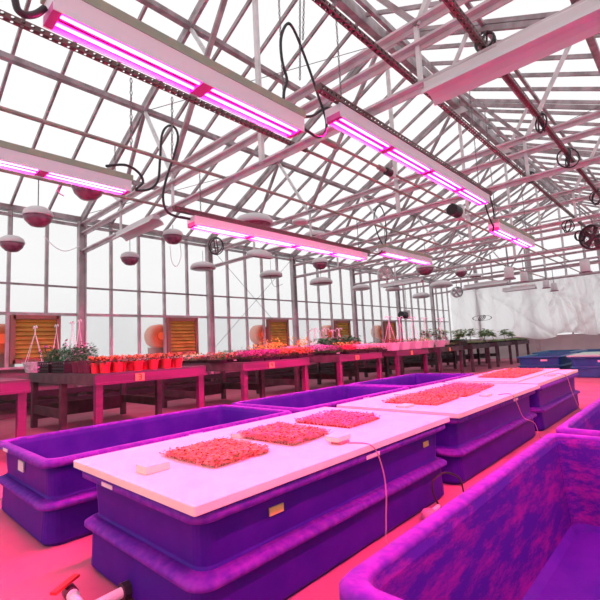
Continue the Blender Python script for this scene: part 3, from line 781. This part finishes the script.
for k, (px, X) in enumerate(((310,-8.85),(315.5,-8.7),(321.5,-8.9),(327,-8.7),(333.5,-8.85),(340,-8.7))):
    p = at(px, 350, X=X)
    basket(X, p.y, 'white wire hanger among the plants of the fourth bench, %s from left' % ORD[k], potm='maroonpot', leafm='leaf', flm=None, r=.15, h=.18, hh=.66+.05*(k % 2))
# bench 5: pink planters
def planter(px, X, lab, leafm, flm):
    p = at(px, 352, X=X); t = empty('pink_planter', (X, p.y, BZ+.002)); tag(t, lab, 'planter', 'pale pink hanging planters')
    s = [rrect(.17,.19,0,.04,3), rrect(.20,.23,.20,.04,3), rrect(.215,.245,.20,.05,3), rrect(.215,.245,.235,.05,3), rrect(.19,.22,.235,.04,3), rrect(.18,.21,.19,.04,3)]
    MB().loops(s, True, True).build('pot', M['pinkpot'], t)
    lf = MB(); leaves(lf, (0,0,.20), 110, .19, .16, .08, .7, .3); lf.build('foliage', M[leafm], t)
    b = MB(); blossoms(b, 16, (-.18,.18,-.2,.2,.25,.33), .022); b.build('blossoms', M[flm], t)
    hanger(t, .18, .95, 4, z0=.22)
    return t
for k, (px, lm, fm, lab) in enumerate(((391,'leafbrown','f_red','pale pink planter with wire hanger, leftmost of the row before the shutter'), (402,'leafbrown','f_red','pale pink planter with wire hanger, second of the row'),
     (414.5,'leafbrown','f_red','pale pink planter of low red plants, third of the row'), (427,'leaflight','f_yellow','pale pink planter of yellow-green foliage, fourth of the row'),
     (443,'leafbrown','f_magenta','pale pink planter with magenta blossoms, rightmost of the row'))):
    planter(px, BX1-.30, lab, lm, fm)
T(384, 398, X2-.05, 'leafdark', 'f_red', 'dark green tray with a few red buds left of the pink planters', h=.26, nf=20, L=.07)
# far benches: crate, seedling trays, young plants
def young(x, y, h, lab):
    t = empty('young_plant', (x, y, BZ+.002)); tag(t, lab, 'young plant', 'young plants on the far benches')
    pot(None, .055, .075, .12).build('pot', M['black'], t)
    st = MB(); lf = MB()
    for s in range(4):
        a = random.uniform(0, 2*PI); tip = Vector((.16*math.cos(a), .16*math.sin(a), h*random.uniform(.8,1)))
        st.tube([(0,0,.1), tip*.5+Vector((0,0,.08)), tip], .006, 4)
        for q in range(30):
            f_ = random.uniform(.45,1); c0 = Vector((tip.x*f_, tip.y*f_, .1+(tip.z-.1)*f_)); leaves(lf, c0, 1, .06, .05, .20, .3, .5, .22)
    st.build('stem', M['leaf'], t); lf.build('foliage', M['leaflight'], t); return t
p = at(457, 345, X=BX1-.3); crate(BX1-.3, p.y, .5, .75, 'low black crate at the near end of the far seedling benches', fh=.05)
idx = 0
yy = 14.7
for by in BY[5:]:
    for q in range(3):
        yq = by+.36+q*.60
        if by == BY[5] and q == 0: continue
        tray(BX1-.27, yq, .46, .56, 'leaflight', None, ['black tray of low green seedlings on the far benches, %s from left' % ORD[idx]][0], h=.09, nl=300); idx += 1
idx = 0
for by in BY[5:]:
    for q in range(3):
        x = BX1-.66-.25*(q % 2); yq = by+.3+q*.62
        if by == BY[5] and q == 0: continue
        if by == BY[8] and q == 1: continue
        young(x, yq, random.uniform(.5,.8), 'leggy green young plant on the far benches, %s from the left' % ORD[idx]); idx += 1

# ------------------------------------------------------------------ overhead struts and pipes
def strut(x, z, y0, y1, lab, perf=True, w=.052, hang=True):
    yc = (y0+y1)/2
    if perf: o = MB().box(-w/2,w/2,-(y1-y0)/2,(y1-y0)/2,-w/2,w/2).build('perforated_strut', M['strut'])
    else: o = MB().tube([(0,-(y1-y0)/2,0),(0,(y1-y0)/2,0)], w/2, 10).build('overhead_pipe', M['pipe'])
    o.location = (x, yc, z); return tag(o, lab, 'strut' if perf else 'pipe')
zc = 4.205
strut(-4.0, zc, -1.0, 4.62, 'perforated steel strut running just below the nearest lit grow light')
strut(-4.0, zc, 4.63, 24.8, 'overhead pipe continuing behind the perforated strut of the nearest grow light', False, .05)
strut(-2.05, zc, 1.0, 24.8, 'long dark perforated strut right of the central grow lights')
strut(-1.28, zc, 1.5, 13.2, 'dark overhead strut near the right edge with cable coils hooked on it', True, .056)
strut(-5.6, zc, -1, 24.8, 'pale overhead pipe above the left row of grow lights', False, .055)
strut(-7.5, zc, -1, 24.8, 'pale overhead pipe carrying the round hanging lamps', False, .055)
mp = strut(-3.62, zc, 4.35, 20, 'long drive pipe with a coupling behind the central grow light', False, .045)
MB().tube([(0,-7.75,0),(0,-7.70,0),(0,-7.35,0),(0,-7.30,0)], [.03,.05,.05,.03], 10).build('coupling', M['pipe'], mp)
MB().tube([(0,-6.2,0),(0,-6.05,0)], .045, 10).build('coupling', M['pipe'], mp)
def motor(px, Xx, lab, s=1):
    p = at(px[0], px[1], X=Xx); r = empty('drive_motor', p); tag(r, lab, 'motor')
    MB().tube([(0,-.20*s,0),(0,-.19*s,0),(0,.02*s,0)], [.05*s,.09*s,.09*s], 14).build('motor_body', M['dark'], r)
    MB().box(-.06*s,.06*s,.03*s,.17*s,-.10*s,.12*s).build('gearbox', M['lampwhite'], r)
    MB().tube([(0,.1*s,.1*s),(0,.1*s,max(.2,zc-p.z))], .015, 6).build('bracket', M['framedark'], r)
motor((457,212), -3.62, 'dark drive motor with a white gearbox beneath the central light', 1.4)
motor((390,173), -3.62, 'small dark gearbox on the drive pipe right behind the central grow light', .7)
motor((405,315), -10.8, 'dark and white motor in front of the left windows above the pink planters', 2.0)

# ------------------------------------------------------------------ LED grow lights
def chain(p0, p1, parent, link=.05):
    m_ = MB(); p0, p1 = Vector(p0), Vector(p1); n = max(2, int((p1-p0).length/link)); d = (p1-p0)/n
    for i in range(n):
        c = p0+d*(i+.5); r = Vector((.011,0,0)) if i % 2 else Vector((0,.011,0))
        hl = d*.5
        m_.tube([c-hl-r*.3, c-r, c+hl-r*.3, c+hl+r*.3, c+r, c-hl+r*.3], .005, 3, closed=True)
    return m_.build('chain', M['chain'], parent)
def grow_light(key, X, z, ya, yb_, nt, lab, top, two=True, strut_ext=None):
    """z: height of the tubes; body .13 deep above them"""
    r = empty('grow_light', (X, (ya+yb_)/2, z)); tag(r, lab, 'grow light', 'lit magenta grow lights')
    hl = (yb_-ya)/2
    sec = [(-.106,-.040),(-.108,.02),(-.115,.115),(.115,.115),(.108,.02),(.106,-.040),(.101,-.040),(.096,.020),(.09,.025),(-.09,.025),(-.096,.020),(-.101,-.040)]
    hs = MB().extr(sec, 'y', -hl, hl).build('housing', M['body'], r)
    if top == 'strut':
        o = MB().box(-.036,.036,-hl-.35,hl+.1,-.036,.036).build('mounting_strut', M['strut'], r); o.location = (.09,0,.155)
    else:
        MB().box(-.10,.12,-hl-.02,hl+.02,.116,.195).build('mounting_rail', M['olive'], r)
    if strut_ext:
        pass
    tl = 2*hl/nt
    for i in range(nt):
        y0_, y1_ = -hl+i*tl+.05, -hl+(i+1)*tl-.05
        for xx in (-.045,.045):
            MB().tube([(xx,y0_,-.008),(xx,y1_,-.008)], .022, 10).build('lamp_tube', M['tube'], hs, smooth=True)
        for yy in (y0_-.022, y1_+.022):
            MB().box(-.095,.095,yy-.028,yy+.028,-.038,.024).build('lamp_holder', M['holder'], hs)
    for yy in (-hl+.18, hl-.18):
        chain((0,yy,.19 if top != 'strut' else .22), (0,yy, (zc if abs(X+5.6) < .1 else 6.4)-z-.03), r)
    return r
XA, XC = -2.9, -5.6
def ends(a, b, X, dz=0):
    p, q = at(*a, X=X), at(*b, X=X); return (p.z+q.z)/2+dz, p.y, q.y
z, a, b = ends((48,14),(297,131),XA); LA = grow_light('A', XA, z, a, b, 2, 'large lit grow light nearest the camera, across the top left', 'rail')
z, a, b = ends((333,116),(484,202.5),-2.75); LB = grow_light('B', -2.75, z, a, b, 4, 'long lit grow light in the centre with four tubes under a perforated strut', 'strut')
z, a, b = ends((494,229),(530,245.5),XA); LF = grow_light('F', XA, z, a, b, 2, 'short lit grow light at the right centre, farthest of the right row', 'rail')
z, a, b = ends((42,172),(128,190),XC); a -= (b-a); LC = grow_light('C', XC, z, a, b, 2, 'lit grow light entering from the left edge under a green-grey rail', 'rail')
z, a, b = ends((191,219),(364,262),XC); LD = grow_light('D', XC, z, a, b, 4, 'long lit grow light seen from the side under a perforated strut, left of centre', 'strut')
z, a, b = ends((382,250),(429,265),XC); LE = grow_light('E', XC, z, a, b, 2, 'short lit grow light farthest of the left row, beside the round fan', 'rail')

grow_light('H', .15, 3.75, -1.6, 1.0, 2, 'lit grow light over the near end of the open tubs on the right', 'rail')
grow_light('I', .15, 3.75, 1.3, 3.9, 2, 'lit grow light over the nearest open tub on the right', 'rail')
grow_light('J', .15, 3.75, 4.2, 5.9, 2, 'lit grow light over the second open tub on the right', 'rail')

def cable(pts, r, lab, X, mt='dark'):
    P_ = [at(x, y, X=X) for x, y in pts]
    return cord('cable', P_, r, lab, mt, 'cable', 8, 6)
cable([(283,118),(284,92),(287,80),(282,60),(281,38),(287,24),(294,30),(306,60),(318,95),(326,120),(325,133),(318,137),(306,130),(298,125)], .016, 'big black cable loop hanging between the two central grow lights', XA-.0)
cable([(300,117),(312,116),(320,111),(328,108),(336,112)], .016, 'short black cable bridging the gap between two grow lights', XA)
cable([(15,0),(18,10),(26,15),(36,14),(45,8)], .022, 'thick black cable at the top left corner entering the nearest light', XA)
cable([(106,166),(125,165),(138,172),(143,182),(136,190),(150,189),(158,180),(160,160),(162,135),(168,126),(175,128),(178,138),(174,155),(166,180),(163,196),(166,210),(175,216),(190,219)], .018, 'black cable looping from the left grow light down to the next', XC)
cable([(190,219),(180,217)], .02, 'black plug at the near end of the side-on grow light', XC)
cable([(384,247),(378,235),(374,218),(377,208),(381,207),(385,218),(386,240),(381,252),(370,256),(364,252)], .016, 'black cable loop above the farther light of the left row', XC)
cable([(494,228),(488,214),(484,198),(487,192),(491,200),(494,216),(493,232)], .016, 'black cable loop hanging at the end of the right row light', XA)
cable([(60,186),(58,192),(64,196)], .006, 'thin black wire by the left grow light', XC)
def coil(px, X, R, lab):
    c = at(px[0], px[1], X=X); m_ = MB()
    for k in range(3):
        a0 = random.uniform(0, PI); rr = R*random.uniform(.75,1)
        n_ = Vector((math.cos(a0), math.sin(a0), random.uniform(-.3,.3))).normalized(); u = n_.orthogonal().normalized(); w = n_.cross(u)
        m_.tube([c+(u*math.cos(t)+w*math.sin(t)*1.1)*rr for t in [2*PI*j/16 for j in range(16)]], .012, 5, closed=True)
    o = m_.build('cable_coil', M['dark'], origin=c)
    if px[0] == 482: o.scale = (1.6,1.6,.45)
    tag(o, lab, 'cable coil', 'cable coils tied to the overhead struts')
for px, X, R, lab in (((541,123),-1.28,.12,'black cable coil on the right strut, highest in the picture'), ((568,158),-1.28,.15,'tangled black cable coil on the right strut below the highest one'), ((597,197),-1.28,.16,'black cable coil at the right edge'),
    ((485,42),-1.28,.10,'black cable coil hooked behind the large pink reflector'), ((529,177),-2.05,.12,'black cable coil halfway along the long dark strut'), ((568,226),-2.05,.16,'small black cable coil farther along the long dark strut'), ((580,236),-2.05,.16,'black cable coil farthest along the long dark strut'),
    ((216,246),-7.5,.22,'dark cable coil under the side-on grow light'), ((482,318),-6.5,.25,'dark tangled coil hanging in front of the far tarp')):
    coil(px, X, R, lab)
tag(chain(at(97,100,X=-4.0), at(128,52,X=-4.0)+Vector((0,0,.0)), None) if False else MB().tube([at(24,0,X=-4.0)+Vector((0,0,1)), at(24,0,X=-4.0)+Vector((0,0,1.05))], .004, 4).build('suspension_wire', M['chain']), 'short suspension wire above the perforated strut at the left', 'wire')
def loose_chain(px0, px1, X, lab):
    a, b = at(*px0, X=X), at(*px1, X=X); m_ = MB(); n = max(3, int((b-a).length/.06)); d = (b-a)/n
    for i in range(n):
        c = a+d*(i+.5); r = Vector((.012,0,0)) if i % 2 else Vector((0,.012,0))
        m_.tube([c-d*.5-r*.3, c-r, c+d*.5-r*.3, c+d*.5+r*.3, c+r, c-d*.5+r*.3], .0055, 3, closed=True)
    tag(m_.build('hanging_chain', M['chain']), lab, 'chain')
loose_chain((131,78),(131,150), -4.0, 'chain hanging down left of the looped black cable')
loose_chain((172,97),(172,158), -4.0, 'chain hanging down inside the looped black cable')
loose_chain((300,0),(300,80), XA, 'chain going up from the near end of the central grow light')
loose_chain((304,0),(303,40), XA, 'second short chain near the top beside the big cable loop')
cable([(270,275),(274,286),(283,284)], .006, 'thin wire curve in front of the left windows', -10)
cable([(44,236),(55,247),(66,251),(80,246)], .007, 'thin wire sagging from the round lamp to the column', -8.5, 'wire')
cable([(170,246),(172,262),(177,266),(181,256),(180,243)], .007, 'thin wire drooping below the round lamp in front of the windows', -8.5, 'wire')

# ------------------------------------------------------------------ reflector lamps (unlit, long)
def trough(x0, x1, y, z, lab, w=.34, axis='x'):
    r = empty('reflector_lamp', ((x0+x1)/2, y, z)); tag(r, lab, 'reflector lamp', 'long unlit reflector lamps'); h = (x1-x0)/2
    sec = [(-.17,-.10),(-.13,-.04),(-.07,0),(-.07,.08),(.07,.08),(.07,0),(.13,-.04),(.17,-.10),(.155,-.10),(.12,-.055),(.06,-.02),(-.06,-.02),(-.12,-.055),(-.155,-.10)]
    MB().extr(sec, axis, -h, h).build('reflector', M['lampwhite'], r)
    MB().extr([(-.03,.08),(.03,.08),(.03,.12),(-.03,.12)], axis, -h*.5, h*.5).build('bracket', M['white_steel'], r)
    return r
trough(-1.90, 1.1, 4.25, 4.00, 'large pink-glowing reflector lamp slung under the nearest truss at the top right')
trough(-9.45, -7.75, 4.22, 4.02, 'long pale reflector lamp under the nearest truss by the left windows')
trough(-10.3, -8.3, 16.5, 3.85, 'long pale reflector lamp far back above the pink planters')
trough(-8.2, -6.2, 20.6, 3.80, 'long pale reflector lamp far back, beside the farthest fan')
trough(at(503,288,Y=20.6).x, at(536,288,Y=20.6).x, 20.6, at(520,288,Y=20.6).z, 'long pale reflector lamp near the tarp, right of the centre')

# ------------------------------------------------------------------ round hanging lamps
def dome(px, X, wpx, lab, lens=True, flat=False, tilt=0, ceil=zc):
    c = at(px[0], px[1], X=X); depth = (c-CAM).dot(FW); R = wpx/2*depth/FPX
    t = empty('hanging_lamp', c); tag(t, lab, 'hanging lamp', 'round lamps hung under the roof')
    if flat: prof = [(R,-.16*R),(R*1.0,.05*R),(R*.85,.22*R),(R*.5,.36*R),(R*.12,.42*R),(.01,.42*R)]
    else: prof = [(R,-.05*R),(R*1.03,.02*R),(R*.92,.38*R),(R*.6,.60*R),(R*.2,.70*R),(.01,.70*R)]
    MB().lathe(prof, (0,0,0), 20).build('reflector', M['lampwhite'], t, smooth=True)
    if not flat: MB().lathe([(R*.98,-.05*R),(R*.85,-.4*R),(R*.5,-.75*R),(.01,-.85*R)], (0,0,0), 20).build('lens', M['lampglass'], t, smooth=True)
    else: MB().lathe([(R*.95,-.14*R),(R*.8,-.22*R),(.01,-.24*R)], (0,0,0), 20).build('lens', M['lampglass' if lens else 'lampwhite'], t, smooth=True)
    if ceil-c.z > .15: MB().tube([(0,0,.4*R),(0,0,ceil-c.z)], .008, 4).build('suspension_wire', M['chain'], t)
    if tilt: t.rotation_euler = (0, tilt, 0)
    return t
dome((38,216), -7.5, 27, 'round hanging lamp with a dark pink lens at the left, below the nearest left light')
dome((12,243), -9.2, 22, 'round hanging lamp with a dark pink lens at the left edge')
dome((173,236), -8.5, 20, 'round hanging lamp with a dark pink lens left of the side-on grow light')
dome((130,258), -9.5, 18, 'small round hanging lamp low in front of the column')
dome((88,188), -7.0, 30, 'magenta tinted round lamp half hidden under the left grow light')
dome((203,267), -10.3, 25, 'flat white hanging lamp low in front of the second column', flat=True)
dome((254,222), -7.5, 38, 'broad white dome lamp above the side-on grow light', flat=True)
dome((260,255), -9.0, 27, 'tilted white lamp with a pink lens on a rod below the side-on grow light', flat=True, tilt=.25)
dome((271,275), -10.2, 23, 'flat white lamp just right of the tilted one', flat=True)
dome((315,236), -7.8, 24, 'white dome lamp partly hidden behind the strut of the side-on light', flat=True)
dome((320,263), -9.2, 16, 'round lamp with a pink lens below the side-on grow light far end')
dome((321,282), -10.4, 23, 'flat white lamp below the small pink-lensed one', flat=True)
dome((361,288), -10.2, 18, 'flat white lamp in front of the windows left of the round fan', flat=True, lens=False)
dome((393,289), -9.8, 15, 'flat white lamp under the round fan', flat=True, lens=False)
dome((421,296), -10.0, 17, 'flat white lamp in the far left corner', flat=True, lens=False)
dome((441,285), -9.0, 22, 'flat white lamp before the far corner', flat=True, lens=False)
dome((425,268), -7.6, 18, 'round lamp right below the farther left row light')
dome((461,272), -6.6, 12, 'small dark-lensed lamp in the middle distance, on a wire')
dome((475,276), -6.6, 12, 'small pale lamp next to the dark-lensed one', flat=True)
dome((300,222), -7.0, 16, 'small pale lamp above the side-on grow light, near the truss', flat=True, lens=False)

# ------------------------------------------------------------------ fans and cylinder heaters
def fan(px, X, wpx, lab, face, mt='fan', ceil=zc):
    c = at(px[0], px[1], X=X); depth = (c-CAM).dot(FW); R = wpx/2*depth/FPX
    t = empty('circulation_fan', c, face); tag(t, lab, 'fan', 'circulation fans under the roof')
    MB().lathe([(R*.9,-.14),(R,-.10),(R,.10),(R*.9,.14),(R*.86,.10),(R*.86,-.10)], (0,0,0), 28, 'y', cap=False).build('shroud', M[mt], t, smooth=True)
    gd = MB()
    for k in range(1, 5): gd.tube([(R*.9*k/4.5*math.cos(a), -.13, R*.9*k/4.5*math.sin(a)) for a in [2*PI*j/24 for j in range(24)]], .006, 4, closed=True)
    for k in range(8): a = PI*k/8; gd.tube([(-R*.9*math.cos(a),-.13,-R*.9*math.sin(a)),(R*.9*math.cos(a),-.13,R*.9*math.sin(a))], .006, 4)
    gd.build('guard', M[mt], t)
    for k in range(5):
        a = 2*PI*k/5; u = Vector((math.cos(a),0,math.sin(a))); w = Vector((-math.sin(a),.35,math.cos(a)))
        MB().add([u*.1*R+w*.1*R, u*.8*R+w*.28*R, u*.8*R-w*.22*R, u*.1*R-w*.1*R], [(0,1,2,3)]).build('blade', M[mt], t)
    MB().lathe([(.02,-.12),(R*.25,-.08),(R*.25,.12),(.02,.16)], (0,0,0), 14, 'y').build('hub', M['lampglass'], t)
    MB().tube([(0,0,R*.98),(0,0,max(R+.1,ceil-c.z))], .015, 6).build('bracket', M['framedark'], t)
fan((594,237), -1.75, 26, 'dark round fan at the right edge under the overhead strut', -.35)
fan((385,273), -7.5, 15, 'pale round fan just below the farther light of the left row', .75, 'lampwhite')
fan((457,292), -8.6, 11, 'pale round fan in front of the far left corner', .75, 'lampwhite')
def canister(px, X, wpx, hpx, lab, ceil=zc):
    c = at(px[0], px[1], X=X); depth = (c-CAM).dot(FW); w = wpx*depth/FPX/2; h = hpx*depth/FPX/2
    t = empty('canister_lamp', c); tag(t, lab, 'canister lamp', 'canister shaped lamps near the far wall')
    MB().lathe([(w*.85,-h),(w,-h*.8),(w*.95,h*.9),(w*.7,h),(.01,h)], (0,0,0), 16).build('canister', M['lampwhite'], t, smooth=True)
    MB().lathe([(w*1.3,-h*1.1),(w*1.25,-h*.9),(w*.8,-h*.85)], (0,0,0), 16).build('reflector_skirt', M['lampglass'], t)
    if ceil-c.z > .1+h: MB().tube([(0,0,h),(0,0,ceil-c.z)], .012, 5).build('suspension_rod', M['chain'], t)
for px, X, w_, h_, lab in (((585,266),-2.6,9,13,'pinkish canister lamp nearest of its kind, above the blue tubs'), ((509,273),-4.6,9,12,'pale canister lamp leftmost of its kind'), ((524,277),-4.6,7,10,'pale canister lamp just right of the leftmost one'),
    ((546,284),-4.6,6,8,'small pale canister lamp close to the tarp, left one of two'), ((554,287),-4.5,6,8,'small pale canister lamp close to the tarp, right one of two')):
    canister(px, X, w_, h_, lab)
p = at(560,262,X=-3); 

# ------------------------------------------------------------------ sky
w = bpy.data.worlds.new('overcast_sky'); bpy.context.scene.world = w; w.use_nodes = True
nt = w.node_tree; bg = nt.nodes['Background']
tc = nt.nodes.new('ShaderNodeTexCoord'); sp = nt.nodes.new('ShaderNodeSeparateXYZ'); cr = nt.nodes.new('ShaderNodeValToRGB')
mr = nt.nodes.new('ShaderNodeMapRange'); mr.inputs[1].default_value = -.2; mr.inputs[2].default_value = .4
nt.links.new(tc.outputs['Generated'], sp.inputs[0]); nt.links.new(sp.outputs['Z'], mr.inputs[0]); nt.links.new(mr.outputs[0], cr.inputs[0]); nt.links.new(cr.outputs[0], bg.inputs[0])
cr.color_ramp.elements[0].position = .30; cr.color_ramp.elements[0].color = (.86,.86,.87,1)
e = cr.color_ramp.elements.new(.42); e.color = (.85,.85,.865,1)
cr.color_ramp.elements[1].position = .62; cr.color_ramp.elements[1].color = (1,.995,1,1)
bg.inputs[1].default_value = 1.05
sc = bpy.context.scene
sc.view_settings.view_transform = 'Standard'; sc.view_settings.look = 'None'; sc.view_settings.exposure = 0; sc.view_settings.gamma = 1; sc.view_settings.use_curve_mapping = False
sc.cycles.max_bounces = 8; sc.cycles.transparent_max_bounces = 24; sc.cycles.sample_clamp_indirect = 6
